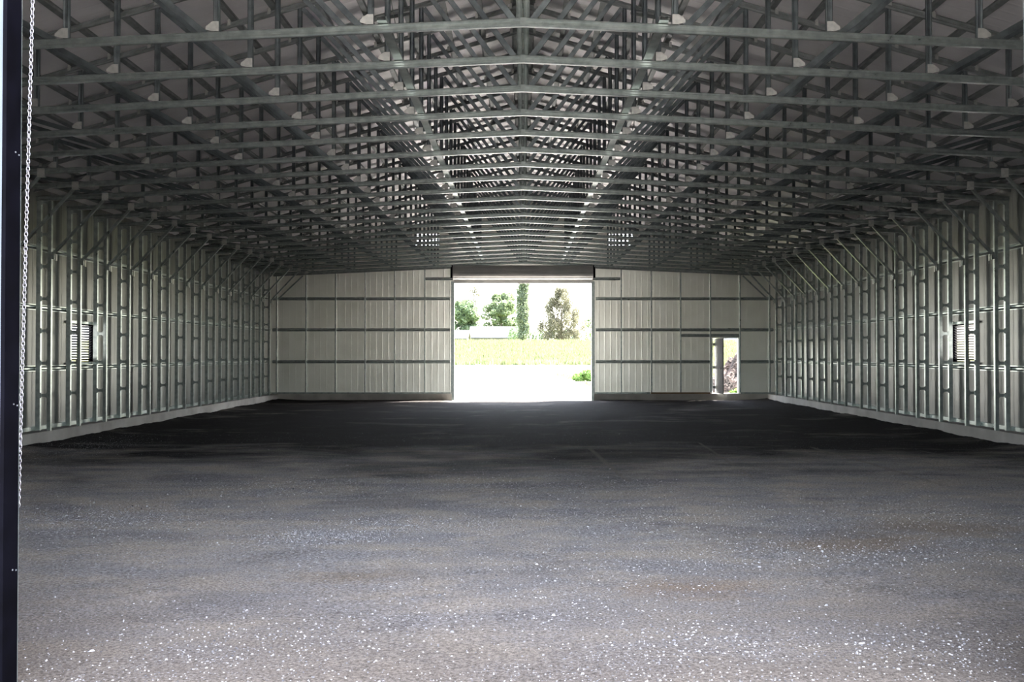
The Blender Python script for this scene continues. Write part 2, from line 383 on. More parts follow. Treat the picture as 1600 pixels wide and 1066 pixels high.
for sx, nm in ((-1, 'ceiling_left'), (1, 'ceiling_right')):
    mb = MB(); X = 9.75
    pts = [(0, roof_z(0)), (sx * X, roof_z(X)), (sx * X, roof_z(X) + .04), (0, roof_z(0) + .04)]
    if sx > 0: pts = [(0, roof_z(0)), (X, roof_z(X)), (X, roof_z(X) + .04), (0, roof_z(0) + .04)]
    else: pts = [(-X, roof_z(X)), (0, roof_z(0)), (0, roof_z(0) + .04), (-X, roof_z(X) + .04)]
    n0 = len(mb.f); mb.prism(pts, YF - .3, YB + .45); mb.m[n0 + 4] = 1
    struct(mb.build(nm, [roof_in, roof_out]))

# ---------------------------------------------------------------- roof purlins (hat channels running the length of the roof)
def hat(wd, h, t=.003):
    return [(-wd / 2 - .02, h), (-wd / 2 - .02, h - t), (-wd / 2 - t, h - t), (-wd / 2, 0), (wd / 2, 0), (wd / 2 + t, h - t), (wd / 2 + .02, h - t), (wd / 2 + .02, h), (wd / 2, h), (wd / 2 - t, t), (-wd / 2 + t, t), (-wd / 2, h)]
pj = [.14 + .56 * i for i in range(17)]
for sx, side in ((-1, 'left'), (1, 'right')):
    base = None
    for i, px in enumerate(pj):
        if base is None:
            mb = MB(); a = math.atan(SLT) * sx
            u = Vector((cos(a), 0, -sin(a))); vdir = Vector((sin(a), 0, cos(a)))
            mb.sweep(hat(.07, .045), (0, YF + .06, 0), (0, YB + .08, 0), u, vdir)
            o = mb.build('roof_purlin', galv_dull); base = o
        else:
            o = base.copy(); col.objects.link(o)
        o.location = (sx * px, 0, roof_z(px) - .0452 / cos(math.atan(SLT)))
        where = 'nearest the ridge' if i == 0 else ('lowest, beside the eave' if i == 16 else ORD[i + 1] + ' down from the ridge')
        tag(o, f'thin steel hat purlin under the {side} roof slope, {where}', 'purlin', 'roof purlins')

# ---------------------------------------------------------------- roof trusses
JX = [0, 1.56, 3.14, 4.68, 6.22, 7.76, 9.08]
def top_z(x): return ZT - SLT * abs(x)
def make_truss(y):
    root = empty('roof_truss', (0, y, 0)); P = []
    CH = cprof(.088, .045, groove=.012); WEB = cprof(.066, .040, groove=.009); DG = cprof(.062, .034)
    for sx in (-1, 1):
        cb, ct = chord_z(0) + .044, top_z(0) - .044
        mb = MB(); mb.sweep(CH, (0, 0, cb), (sx * 9.3, 0, cb - SLB * 9.3), (-sx * SLB, 0, -1) if sx > 0 else (SLB * 1, 0, 1), (0, 1, 0)); mb.build('bottom_chord', galv, root)
        mb = MB(); mb.sweep(CH, (0, 0, ct), (sx * 9.34, 0, ct - SLT * 9.34), (-sx * SLT, 0, -1) if sx > 0 else (SLT, 0, 1), (0, 1, 0)); mb.build('top_chord', galv_dull, root)
        mb = MB(); mb.sweep(WEB, (sx * .037, .018, chord_z(0) + .02), (sx * .037, .018, top_z(0) - .05), (1, 0, 0), (0, 1, 0)); mb.build('king_post', galv, root)
        for i, jx in enumerate(JX[1:6], 1):
            mb = MB(); mb.sweep(WEB, (sx * jx, .018, chord_z(jx) + .03), (sx * jx, .018, top_z(jx) - .04), (1, 0, 0), (0, 1, 0)); mb.build('web_post', web_m, root)
        for i in range(0, 6):
            x0, x1 = JX[i] + (.10 if i else .09), JX[i + 1] - .045
            z0, z1 = chord_z(x0) + .065, top_z(x1) - .10
            if i == 5: z1 = top_z(x1) - .06
            d = Vector((sx * (x1 - x0), 0, z1 - z0)).normalized(); u = Vector((d.z, 0, -d.x))
            mb = MB(); mb.sweep(DG, (sx * x0, .022, z0), (sx * x1, .022, z1), u, (0, 1, 0)); mb.build('diagonal_web', web_m, root)
        for i, jx in enumerate(JX[1:6], 1):
            z = chord_z(jx); mb = MB()
            mb.prism([(sx * jx - .033, z + .088), (sx * jx + .033, z + .088), (sx * jx + (.10 if sx > 0 else .033), z + .105), (sx * jx + (.10 if sx > 0 else .033), z + .135), (sx * jx + .033, z + .19), (sx * jx - .033, z + .19), (sx * jx - (.10 if sx < 0 else .033), z + .135), (sx * jx - (.10 if sx < 0 else .033), z + .105)], -.004, -.0005)
            g = mb.build('gusset_plate', plate, root)
        # knee bracket box under the chord near the wall
        x = 7.98; z = chord_z(x); mb = MB()
        mb.box(sx * x - .06, sx * x + .06, -.012, .0, z - .05, z + .09); mb.box(sx * x - .06, sx * x + .06, -.012, .05, z - .055, z - .045); mb.build('knee_bracket', plate, root)
    for sx in (-1, 1):
        for i in range(17):
            x = .14 + .56 * i + .045; mb = MB(); z = top_z(x)
            mb.prism([(sx * x + a_, z + b_ - SLT * sx * a_) for a_, b_ in ((-.0, -.05), (.045, -.05), (.045, .035), (0, .035))] if sx > 0 else [(sx * x - a_, z + b_ - SLT * a_) for a_, b_ in ((.045, -.05), (0, -.05), (0, .035), (.045, .035))], -.006, -.0015)
            mb.build('purlin_glint_plate', plate, root)  # bright plates added to imitate lit patches on the purlins
    z = chord_z(0); mb = MB()
    mb.prism([(-.03, z + .005), (.03, z + .005), (.03, z + .088), (-.03, z + .088)], -.004, -.001)
    mb.build('gusset_plate', galv, root)
    for k in range(-5, 6):
        if k == 0: continue
        x = k * .107; zz = chord_z(x); mb = MB(); mb.box(x - .003, x + .003, -.006, 0, zz, zz + .045); mb.build('splice_screw', galv, root)
    return root
truss0 = None
for n in range(8, 29):
    y = n * S
    if truss0 is None: truss0 = t = make_truss(y)
    else: t = copy_tree(truss0); t.location = (0, y, 0)
    k = n - 7; q = 28 - n
    if k == 1: lab = 'galvanised steel roof truss nearest the viewer, at the top edge of the picture'
    elif q == 0: lab = 'galvanised steel roof truss nearest the back wall, just in front of the door coil'
    elif k <= 11: lab = f'galvanised steel roof truss spanning the building, {ORD[k]} back from the nearest'
    else: lab = f'galvanised steel roof truss spanning the building, {ORD[q + 1]} forward from the back wall'
    tag(t, lab, 'truss', 'roof trusses')
t = copy_tree(truss0); t.location = (0, YB + .02, 0)
tag(t, 'galvanised end truss flush against the back gable sheeting, above the wall studs', 'truss', 'roof trusses')

# long channels laid through the trusses
def runner(x, wd, h, label):
    z = chord_z(x) + .088; mb = MB()
    mb.sweep(cprof(wd, h), (x, 8 * S - .1, z + .001), (x, YB - .03, z + .001), (1, 0, 0), (0, 0, 1))
    return tag(mb.build('truss_runner', galv), label, 'brace', 'lengthwise braces on the bottom chords')
for x, s_ in ((-1.43, 'left'), (1.43, 'right')):
    runner(x, .10, .04, f'shiny lengthwise channel lying across the truss chords just {s_} of the middle')
for sx, s_ in ((-1, 'left'), (1, 'right')):
    for k, n in enumerate((8, 13, 18, 23)):
        mb = MB(); x = sx * 1.66
        z0, z1 = chord_z(x) + .13, top_z(x) - .15
        for (a, c) in ((0, 1), (1, 0)):
            ya, yb = n * S + .06, (n + 4) * S - .02; off = .012 if a else -.012
            p0 = Vector((x + off, ya, z0 if a == 0 else z1)); p1 = Vector((x + off, yb, z1 if a == 0 else z0)); d = (p1 - p0).normalized()
            mb.sweep([(-.02, -.002), (.02, -.002), (.02, .002), (-.02, .002)], p0, p1, Vector((0, -d.z, d.y)), (1, 0, 0))
        tag(mb.build('cross_brace', galv), f'crossed flat straps between trusses {s_} of the ridge, {ORD[k+1]} pair from the front', 'brace', 'crossed straps between the trusses')

# ---------------------------------------------------------------- lattice wall posts with knee braces
def make_post(sx):
    root = empty('wall_post', (sx * 9.15, 0, CURB)); zb = 0; zt = chord_z(9.1) - CURB - .004
    def X(x): return sx * x - sx * 9.15
    mb = MB(); mb.sweep(cprof(.085, .06, lip=.015), (X(9.245), 0, zb), (X(9.245), 0, zt), (1, 0, 0), (0, 1, 0)); mb.build('outer_stud', galv, root)
    pr = [(-.035, .0), (-.028, -.007), (.028, -.007), (.035, 0), (.035, .055), (.022, .055), (.022, .051), (.031, .051), (.031, .003), (-.031, .003), (-.031, .051), (-.022, .051), (-.022, .055), (-.035, .055)]
    mb = MB(); mb.sweep(pr, (X(9.035), 0, zb), (X(9.035), 0, zt), (1, 0, 0), (0, 1, 0)); mb.build('inner_stud', galv, root)
    for k in range(7):
        z = .92 - CURB + .615 * k
        mb = MB(); a, c = sorted((X(9.072), X(9.20)))
        mb.box(a, c, .012, .05, z - .028, z + .028)
        mb.box(a - .012, a + .02, .004, .012, z - .05, z + .05); mb.box(c - .02, c + .012, .004, .012, z - .05, z + .05)
        mb.build('spacer_block', galv, root)
    mb = MB(); p0 = Vector((X(8.96), .03, 3.64 - CURB)); p1 = Vector((X(8.03), .03, chord_z(8.03) - CURB - .05)); d = (p1 - p0).normalized(); u = Vector((d.z, 0, -d.x))
    mb.sweep([(-.025, -.02), (-.018, -.027), (.018, -.027), (.025, -.02), (.025, .02), (.018, .027), (-.018, .027), (-.025, .02)], p0, p1, u, (0, 1, 0))
    mb.box(min(X(8.99), X(8.95)), max(X(8.99), X(8.95)), .0, .06, 3.52 - CURB, 3.66 - CURB)
    kb = mb.build('knee_brace', galv, root)
    mb = MB(); mb.box(min(X(8.93), X(8.91)), max(X(8.93), X(8.91)), .0, .05, 3.49 - CURB, 3.60 - CURB); mb.box(min(X(8.99), X(8.91)), max(X(8.99), X(8.91)), .0, .05, 3.60 - CURB, 3.615 - CURB); mb.build('brace_clip', plate, kb)
    return root
for sx, side in ((-1, 'left'), (1, 'right')):
    p = None
    for n in range(28, 12, -1):
        if p is None: p = o = make_post(sx)
        else: o = copy_tree(p)
        o.location = (sx * 9.15, n * S, CURB)
        k = 29 - n
        if k == 1: lab = f'twin-stud steel post with knee brace on the {side} wall, next to the far corner'
        else: lab = f'twin-stud steel post with knee brace on the {side} wall, {ORD[k]} from the far corner'
        tag(o, lab, 'post', f'lattice posts on the {side} wall')
    # corner post in the far corner, on the end wall line
# ---------------------------------------------------------------- side girts and base tracks
GZ = [1.43, 2.61, 3.76]
HG = [(-.058, .075), (-.056, .072), (-.040, .072), (-.0135, 0), (.0135, 0), (.040, .072), (.056, .072), (.058, .075), (.038, .075), (.011, .004), (-.011, .004), (-.038, .075)]
for sx, side in ((-1, 'left'), (1, 'right')):
    for k, z in enumerate(GZ):
        mb = MB(); mb.sweep(HG, (sx * 9.303, YF + .06, z), (sx * 9.303, YB + .09, z), (0, 0, 1), (sx, 0, 0))
        tag(mb.build('wall_girt', galv), f'horizontal steel girt along the {side} wall, ' + ['lowest of three', 'middle of three', 'highest of three, at knee brace height'][k], 'girt', 'side wall girts')
    mb = MB(); a, c = sorted((sx * 9.29, sx * 9.37))
    mb.box(a, c, YF + .1, YB + .09, CURB, CURB + .075)
    tag(mb.build('base_track', galv), f'steel base track on the concrete curb along the {side} wall', 'track', 'base tracks')

# ---------------------------------------------------------------- end wall framing
FY = YB - .015
ST = cprof(.042, .09, lip=.012)
def back_top(x): return min(chord_z(x) - .005, 4.965)
studs_x = [-9.08, -8.0, -6.91, -5.82, -4.73, -3.62, 3.63, 4.74, 5.82, 6.92, 8.01, 9.10]
labs = ['beside the left wall posts', 'second from the left corner', 'third from the left corner', 'fourth from the left corner', 'third left of the big doorway', 'first left of the big doorway',
        'first right of the big doorway', 'second right of the big doorway', 'third right of the big doorway', 'at the hinge side of the small door', 'at the latch side of the small door', 'beside the right wall posts']
labs[4] = 'second left of the big doorway'; labs[3] = 'third left of the big doorway'
for x, lb in zip(studs_x, labs):
    mb = MB(); mb.sweep(ST, (x, FY, CURB + .055), (x, FY, back_top(x) - .0), (1, 0, 0), (0, 1, 0))
    tag(mb.build('wall_stud', galv), f'vertical steel stud on the back wall, {lb}', 'stud', 'back wall studs')
def back_girt(x0, x1, z, label, name='wall_girt', grp='back wall girts'):
    mb = MB(); mb.sweep(HG, (x0, YB + .021, z), (x1, YB + .021, z), (0, 0, 1), (0, 1, 0))
    tag(mb.build(name, galv), label, 'girt', grp)
for k, z in enumerate(GZ):
    nm = ['lowest', 'middle', 'highest'][k]
    back_girt(-9.25, -DW - .13, z, f'horizontal steel girt left of the big doorway, {nm} of three')
    if k == 0:
        back_girt(DW + .13, 6.90, z, 'lowest back wall girt between the big doorway and the small door')
        back_girt(8.03, 9.25, z, 'short lowest back wall girt between small door and right corner')
    else: back_girt(DW + .13, 9.25, z, f'horizontal steel girt right of the big doorway, {nm} of three')
back_girt(-3.6, -DW - .02, 4.50, 'short girt beside the left end of the door coil'); back_girt(DW + .02, 3.6, 4.50, 'short girt beside the right end of the door coil')
back_girt(5.84, 8.0, 2.40, 'thin header rail above the small door')
for sx, side in ((-1, 'left'), (1, 'right')):
    mb = MB(); a, c = sorted((sx * (DW + .10), sx * 9.25)); c2 = 4.45 if sx > 0 else 9.25
    if sx > 0: mb.box(a, 4.7, FY - .005, YB + .09, CURB, CURB + .055); mb.box(8.03, c, FY - .005, YB + .09, CURB, CURB + .055)
    else: mb.box(a, c, FY - .005, YB + .09, CURB, CURB + .055)
    tag(mb.build('base_track', galv), f'steel base track under the back wall studs, {side} of the big doorway', 'track', 'base tracks')
    # sloping head track: follows the chord, level near the doorway
    for x0, x1, nm in ((3.0 if 0 else DW + .1, 4.75, 'level'), (4.75, 9.2, 'sloping')):
        z0, z1 = back_top(x0), back_top(x1)
        mb = MB(); pts = [(sx * x0, z0 - .06), (sx * x1, z1 - .06), (sx * x1, z1), (sx * x0, z0)]
        if sx < 0: pts = [pts[1], pts[0], pts[3], pts[2]]
        mb.prism(pts, FY - .012, FY - .0)
        tag(mb.build('head_track', galv_dull), f'{nm} steel head track on top of the back wall studs, {side} side', 'track', 'head tracks')
mb = MB(); mb.box(4.72, 6.90, FY - .03, YB + .09, CURB, CURB + .05)
tag(mb.build('wooden_sill', wood), 'brown wooden sill board on the back curb beside the small door', 'board')
# knee braces at the end wall corners
for sx, side in ((-1, 'left'), (1, 'right')):
    mb = MB(); p0 = Vector((sx * 9.03, FY - .03, 3.72)); p1 = Vector((sx * 8.1, FY - .035, chord_z(8.1) - .09)); d = (p1 - p0).normalized(); u = Vector((d.z, 0, -d.x))
    mb.sweep([(-.025, -.02), (.025, -.02), (.025, .02), (-.025, .02)], p0, p1, u, (0, 1, 0))
    tag(mb.build('corner_brace', galv), f'diagonal steel brace in the upper {side} corner of the back wall', 'brace', 'back wall corner braces')

# ---------------------------------------------------------------- big roll-up door at the far end
def roll_door(yc, facing, label, coil_r=.265, jm=galv, zc=None):
    """facing -1: coil stands on the -y side of the opening plane yc"""
    root = empty('roll_up_door', (0, yc, 0)); tag(root, label, 'door', 'roll-up doors'); f = facing
    zc = zc or DH + .36; cy = f * (coil_r + .06)
    # ribbed coil
    prof = []; n = 64
    for i in range(n):
        a = 2 * pi * i / n; r = coil_r - (.012 if (i // 2) % 4 == 0 else 0); prof.append((r * cos(a), r * sin(a)))
    mb = MB(); mb.sweep(prof, (-DW - .0, cy, zc), (DW + .0, cy, zc), (0, 1, 0), (0, 0, 1)); mb.build('coil', door_m, root)
    # hanging curtain end with ribs, bottom bar
    mb = MB(); y0 = f * .055
    mb.box(-DW + .02, DW - .02, min(y0, y0 + f * .01), max(y0, y0 + f * .01), DH + .02, zc)
    for k in range(3): mb.box(-DW + .02, DW - .02, min(y0, y0 + f * .03), max(y0, y0 + f * .03), DH + .10 + k * .12, DH + .14 + k * .12)
    mb.build('curtain', door_m, root)
    mb = MB(); mb.box(-DW + .02, DW - .02, min(f * .03, f * .09), max(f * .03, f * .09), DH - .02, DH + .045); mb.build('bottom_bar', door_m, root)
    for sx in (-1, 1):
        mb = MB(); a, c = sorted((sx * (DW + .015), sx * (DW + .03))); y0, y1 = sorted((f * .0, f * (2 * coil_r + .1)))
        mb.box(a, c, y0, y1, zc - .22, zc + .25)
        a, c = sorted((sx * (DW + .015), sx * (DW + .12))); mb.box(a, c, min(0, f * .03), max(0, f * .03), zc - .22, zc + .25)
        mb.build('end_bracket', black, root)
        mb = MB(); u = (sx, 0, 0)
        a, c = sorted((sx * (DW - .03), sx * (DW + .095))); y0, y1 = sorted((f * .0, f * .03)); mb.box(a, c, y0, y1, 0, DH + .06)
        a, c = sorted((sx * (DW - .03), sx * (DW + .0))); y0, y1 = sorted((f * .03, f * .11)); mb.box(a, c, y0, y1, 0, DH + .02)
        a, c = sorted((sx * (DW + .04), sx * (DW + .06))); mb.box(a, c, y0, y1, 0, DH + .0)
        g = mb.build('guide_rail', jm, root)
        mb = MB()
        for k in range(9):
            z = .25 + k * .5; mb.box(min(sx * (DW + .066), sx * (DW + .082)), max(sx * (DW + .066), sx * (DW + .082)), min(f * .03, f * .04), max(f * .03, f * .04), z - .008, z + .008)
        mb.build('guide_bolt', screw_m, g)
    return root
roll_door(YB + .10, -1, 'grey rolled-up shutter door above the big far doorway, with galvanised guides')

# near doorway: black jamb trim, the coil above the picture, and the hoist chain
for sx, side in ((-1, 'left'), (1, 'right')):
    mb = MB(); a, c = sorted((sx * (DW - .002), sx * (DW + .018))); mb.box(a, c, YF - .012, YF + .130, 0, DHF + .05)
    o = mb.build('door_jamb', black); tag(o, f'tall black steel jamb on the {side} side of the near doorway', 'jamb', 'near doorway jambs')
    for z in (.62, 1.45, 2.72, 3.6, 4.2):
        for dx, dz in ((.075, 0), (.108, -.008)):
            mb = MB(); mb.box(min(sx * (DW - .005), sx * DW), max(sx * (DW - .005), sx * DW), YF + dx - .0035, YF + dx + .0035, z + dz - .0035, z + dz + .0035); mb.build('screw', screw_m, o)
    mb = MB(); x0_, x1_ = sorted((sx * DW + sx * .0, sx * (DW - .0025))); mb.box(x0_, x1_, YF + .127, YF + .133, 0, DHF + .05); mb.build('edge_strip', galv, o)
mb = MB(); mb.box(-DW + .002, DW - .002, YF - .012, YF + .130, DHF + .03, DHF + .05); tag(mb.build('door_header', black), 'black steel header over the near doorway', 'header')
mb = MB()
r0 = .27; prof = [(r0 * cos(2 * pi * i / 48), r0 * sin(2 * pi * i / 48)) for i in range(48)]
mb.sweep(prof, (-DW, YF + .48, DHF + .42), (DW, YF + .48, DHF + .42), (0, 1, 0), (0, 0, 1))
for sx in (-1, 1):
    a, c = sorted((sx * (DW + .005), sx * (DW + .02))); mb.box(a, c, YF + .045, YF + .8, DHF + .12, DHF + .74)
tag(mb.build('door_coil', door_m), 'rolled door coil above the near doorway', 'door')

# chain of oval links
def chain(p0, p1, name, label):
    root = empty(name, p1); tag(root, label, 'chain')
    p0, p1 = Vector(p0), Vector(p1); ln = (p1 - p0).length; d = (p0 - p1).normalized(); pitch = .0195; n = int(ln / pitch)
    def link(face):
        side = Vector((1, 0, 0)) if face else Vector((0, 1, 0)); side = (side - d * side.dot(d)).normalized(); nrm = d.cross(side).normalized()
        L_, W_ = .0140, .0088; pts = []
        for k in range(14):
            a = 2 * pi * k / 14; pts.append(d * (L_ * cos(a) * (1 if abs(cos(a)) > .3 else 1)) + side * (W_ * sin(a)))
        mb = MB(); mb.pn = nrm; mb.tube(pts, 0.0019, 6, closed=True); return mb
    return root, n, pitch, d, p1, link
root, n_l, pitch, d_, pb, link = chain((-2.598, 5.12, 5.05), (-2.684, 5.12, .9), 'hoist_chain', 'bright steel hoist chain hanging inside the left black jamb')
lo = [link(True).build('chain_link', chain_m, root, smooth=True), link(False).build('chain_link', chain_m, root, smooth=True)]
rest = MB()
for i in range(n_l):
    off = d_ * (i * pitch); z = pb.z + off.z
    if 1.55 < z < 1.55 + 100 * pitch:
        o = lo[i % 2].copy(); col.objects.link(o); o.location = off
    else:
        mb = link(i % 2 == 0); rest.add([Vector(v) + off for v in mb.v], mb.f)
for o in lo: bpy.data.objects.remove(o)
o = rest.build('chain_ends', chain_m, root, smooth=True); o['kind'] = 'stuff'
mb = MB(); mb.tube([(-2.583, 5.215, 5.07), (-2.625, 5.215, 5.07)], .088, 20)
tag(mb.build('chain_wheel', galv_dull), 'steel chain wheel at the coil end above the left black jamb', 'wheel')

# ---------------------------------------------------------------- louvres
def louver(name, loc, rz, wd, ht, label, cat, grp, n, blackframe=True, mull=()):
    """built facing -y (inside), x across, z up; centre bottom at origin"""
    root = empty(name, loc, rz); tag(root, label, cat, grp); h = wd / 2; f = .022
    mb = MB()
    for a, c, z0, z1 in ((-h, -h + f, 0, ht), (h - f, h, 0, ht), (-h + f, h - f, 0, f), (-h + f, h - f, ht - f, ht)):
        mb.box(a, c, -.045, .05, z0, z1)
    mb.build('frame', black if blackframe else galv_dull, root)
    if blackframe:
        mb = MB(); mb.box(-h - .05, h + .05, -.075, -.046, ht + .005, ht + .06); mb.build('trim', galv, root); mb = MB(); mb.box(-h - .05, h + .05, -.075, -.046, -.05, -.005); mb.build('trim', galv, root)
    for i in range(n):
        z = f + (i + .5) * (ht - 2 * f) / n; st = (ht - 2 * f) / n
        mb = MB(); a = radians(42); L_ = st * (1.08 if blackframe else .8)
        y0, z0 = -.02, z + L_ * sin(a) / 2; y1, z1 = -.02 + L_ * cos(a) , z - L_ * sin(a) / 2
        mb.sweep([(-.0015, 0), (.0015, 0), (.0015, L_), (-.0015, L_)], (-h + f, y0, z0), (h - f, y0, z0), (0, sin(a), cos(a)), (0, cos(a), -sin(a)))
        mb.build('slat', louver_m, root)
    for x in mull:
        mb = MB(); mb.box(x - .012, x + .012, -.04, -.025, f, ht - f); mb.build('mullion', galv_dull, root)
    return root
yc = (WIN[0][0] + WIN[0][1]) / 2; wl = WIN[0][1] - WIN[0][0]
louver('louvre_vent', (-9.38, yc, WIN[0][2]), radians(90), wl, .80, 'white slatted louvre vent behind a post on the left wall', 'vent', 'side wall louvre vents', 14)
louver('louvre_vent', (9.38, yc, WIN[0][2]), radians(-90), wl, .80, 'white slatted louvre vent behind a post on the right wall', 'vent', 'side wall louvre vents', 14)
for (a, c, z0, z1), side in zip(LV, ('left', 'right')):
    louver('gable_vent', ((a + c) / 2, YB + .12, z0), 0, c - a, z1 - z0, f'small bright slatted vent high in the back gable, {side} of the ridge', 'vent', 'gable vents', 5, False, (-.3, -.15, 0, .15, .3))

# ---------------------------------------------------------------- small door
dr = empty('personnel_door', (DOOR2[0], YB + .1, CURB)); tag(dr, 'narrow white-framed door standing open to the outside in the back wall', 'door')
H2 = DOOR2[3] - CURB; W2 = DOOR2[1] - DOOR2[0]
mb = MB(); mb.box(.0, .035, -.06, .08, 0, H2); mb.box(W2 - .05, W2 - .0, -.06, .08, 0, H2); mb.box(.035, W2 - .05, -.06, .08, H2 - .035, H2); mb.build('door_frame', frame_m, dr)
mb = MB(); mb.box(-.0, W2, -.10, .09, 0, .02); mb.build('threshold', frame_m, dr)
a = radians(-83); lw = .86
lf = bpy.data.objects.new('tmp', None)
mb = MB(); ux, uy = cos(a), sin(a); hx, hy = .105, -.10
def leafpt(t, d, z): return (hx + ux * t - uy * d, hy + uy * t + ux * d, z)
vs = [leafpt(t, d, z) for z in (.03, H2 - .045) for d in (0, .045) for t in (0, lw)]
mb.add(vs, [(0, 1, 3, 2), (4, 6, 7, 5), (0, 4, 5, 1), (1, 5, 7, 3), (3, 7, 6, 2), (2, 6, 4, 0)])
leaf = mb.build('door_leaf', leaf_m, dr)
mb = MB(); mb.tube([leafpt(lw - .08, 0, .93), leafpt(lw - .08, -.05, .93)], .012, 8); mb.tube([leafpt(lw - .08, -.045, .93), leafpt(lw - .08, -.075, .93)], .03, 12); mb.build('door_knob', screw_m, leaf)
for z in (.25, .98, 1.82):
    mb = MB(); mb.box(.036, hx + .01, -.10, -.065, z - .05, z + .05); mb.build('hinge', galv_dull, dr)
bpy.data.objects.remove(lf)

# ---------------------------------------------------------------- loose stone chips on the floor
rng = random.Random(3)
mb = MB()
def chipstone(mb, x, y, z, r):
    a = rng.random() * pi; k = rng.uniform(.5, .9); hgt = rng.uniform(.35, .6); n = 5; vs = []
    for i in range(n):
        t = 2 * pi * i / n + rng.uniform(-.3, .3); rr = r * rng.uniform(.8, 1.15); px, py = rr * cos(t), rr * k * sin(t)
        vs.append((x + px * cos(a) - py * sin(a), y + px * sin(a) + py * cos(a), z - r * .1))
    c_ = (x + rng.uniform(-.3, .3) * r, y + rng.uniform(-.3, .3) * r, z + r * hgt)
    vs.append(c_); vs += [(v[0] * .5 + c_[0] * .5, v[1] * .5 + c_[1] * .5, z + r * hgt * .9) for v in vs[:n]]
    fs = [(i, (i + 1) % n, n + 1 + (i + 1) % n, n + 1 + i) for i in range(n)] + [(n + 1 + i, n + 1 + (i + 1) % n, n) for i in range(n)]
    mb.add(vs, fs)
cl = [(-4.6, 10.2, 1.3, .8), (-3.0, 12.3, 1.4, .8), (-1.2, 9.6, 1.0, .4), (1.2, 10.2, 2.0, 1.0), (0.0, 6.4, 1.6, .5), (2.6, 8.2, 1.6, .7), (-1.9, 9.0, .7, .25), (2.4, 5.6, .8, .4), (-1.6, 5.7, 1.0, .4), (1.0, 5.6, .8, .4), (-.3, 12.5, 2.2, .9), (4.5, 10.2, 2.4, 1.1), (-8.0, 17.4, .8, 1.5), (.8, 7.2, 1.5, .6), (-4.0, 9.8, 1.2, .7)]
for i in range(36000):
    if rng.random() < .52:
        c_ = rng.choice(cl); x, y = rng.gauss(c_[0], c_[2] * .55), rng.gauss(c_[1], c_[3] * .7); r = rng.uniform(.0035, .010)
    else:
        y = 5 + 16 * rng.random() ** 1.7; x = rng.uniform(-1, 1) * min(8.9, y * .56); r = rng.uniform(.003, .0075)
    if rng.random() < .03: r *= rng.uniform(1.4, 2.2)
    if y < 5.0 or abs(x) > 8.9 or (y < 7.6 and rng.random() < .72): continue
    chipstone(mb, x, y, floor_h(x, y) + .001, r)
tag(mb.build('stone_chips', chip_m), 'loose pale stone chips scattered over the dirt floor near the viewer', 'stones', kind='stuff')

# ---------------------------------------------------------------- outside planting
def leaf_cloud(mb, blobs, n, size, rng, flat=False):
    tot = sum(b_[3] * b_[4] * b_[5] for b_ in blobs)
    for (cx, cy, cz, rx, ry, rz_) in blobs:
        for _ in range(max(8, int(n * rx * ry * rz_ / tot))):
            while True:
                v = Vector((rng.uniform(-1, 1), rng.uniform(-1, 1), rng.uniform(-1, 1)))
                if .25 < v.length < 1: break
            v *= (.75 + .25 * rng.random()) / max(v.length, .5) if v.length > .5 else 1
            p = Vector((cx + v.x * rx, cy + v.y * ry, cz + v.z * rz_)); s = size * rng.uniform(.6, 1.3)
            n_ = Vector((rng.gauss(0, 1), rng.gauss(0, 1), rng.gauss(0, 1) + .6)).normalized(); t = n_.orthogonal().normalized(); q = n_.cross(t)
            a = rng.random() * 2 * pi; t, q = t * cos(a) + q * sin(a), q * cos(a) - t * sin(a)
            mb.add([p - t * s, p + q * s * .45, p + t * s, p - q * s * .45], [(0, 1, 2, 3)])
def tree(name, x, y, blobs, n, size, lm, trunk, label, cat='tree', grp=None, branches=()):
    z0 = field_h(x, y); r = empty(name, (x, y, z0)); tag(r, label, cat, grp); rg = random.Random(int(abs(x) * 97 + y))
    mb = MB(); leaf_cloud(mb, blobs, n, size, rg); mb.build('crown', lm, r)
    mb = MB(); hh, rr = trunk; mb.tube([(0, 0, -.2), (.05, 0, hh * .5), (0, .05, hh)], [rr, rr * .7, rr * .3], 8)
    for (bx, bz0, bz1) in branches: mb.tube([(0, 0, bz0), (bx * .5, 0, (bz0 + bz1) / 2 + .1), (bx, 0, bz1)], [rr * .5, rr * .35, rr * .12], 6)
    mb.build('trunk', bark, r); return r
def crown(rng, w_, h0, h1, n, r, top=.6):
    out = []
    for _ in range(n):
        t = rng.random(); z = h0 + (h1 - h0) * t; ww = w_ * (1 - t ** 3 * top) * (.8 + .2 * min(1, t * 5)); a = rng.random() * 2 * pi; d = rng.random() ** .5
        out.append((ww * d * cos(a), ww * d * sin(a) * .8, z, r * rng.uniform(.6, 1.3), r * rng.uniform(.6, 1.3), r * rng.uniform(.5, 1.0)))
    return out
def clumps(rng, w_, h0, h1, n, r):
    out = []
    for _ in range(n):
        t = rng.random(); z = h0 + (h1 - h0) * t; ww = w_ * sqrt(max(.05, 1 - (2 * t - .85) ** 2 * .8))
        a = rng.random() * 2 * pi; d = rng.random() ** .6
        out.append((ww * d * cos(a), ww * d * sin(a) * .8, z, r * rng.uniform(.7, 1.2), r * rng.uniform(.7, 1.2), r * rng.uniform(.6, 1.0)))
    return out
R_ = random.Random(21)
def P(px, Z): return (px - 817) * Z / FPX
tree('leafy_tree', P(722, 200), 200, crown(R_, 4.0, .3, 8.0, 60, 1.2), 18000, .30, dark_leaf, (5, .3), 'dark green leafy tree at the left edge of the big doorway view', grp='trees beyond the meadow')
tree('leafy_tree', P(783, 218), 218, crown(R_, 4.0, .6, 10.4, 75, 1.2), 20000, .30, mid_leaf, (6, .3), 'broad green leafy tree behind the white barn, left of the poplar', grp='trees beyond the meadow')
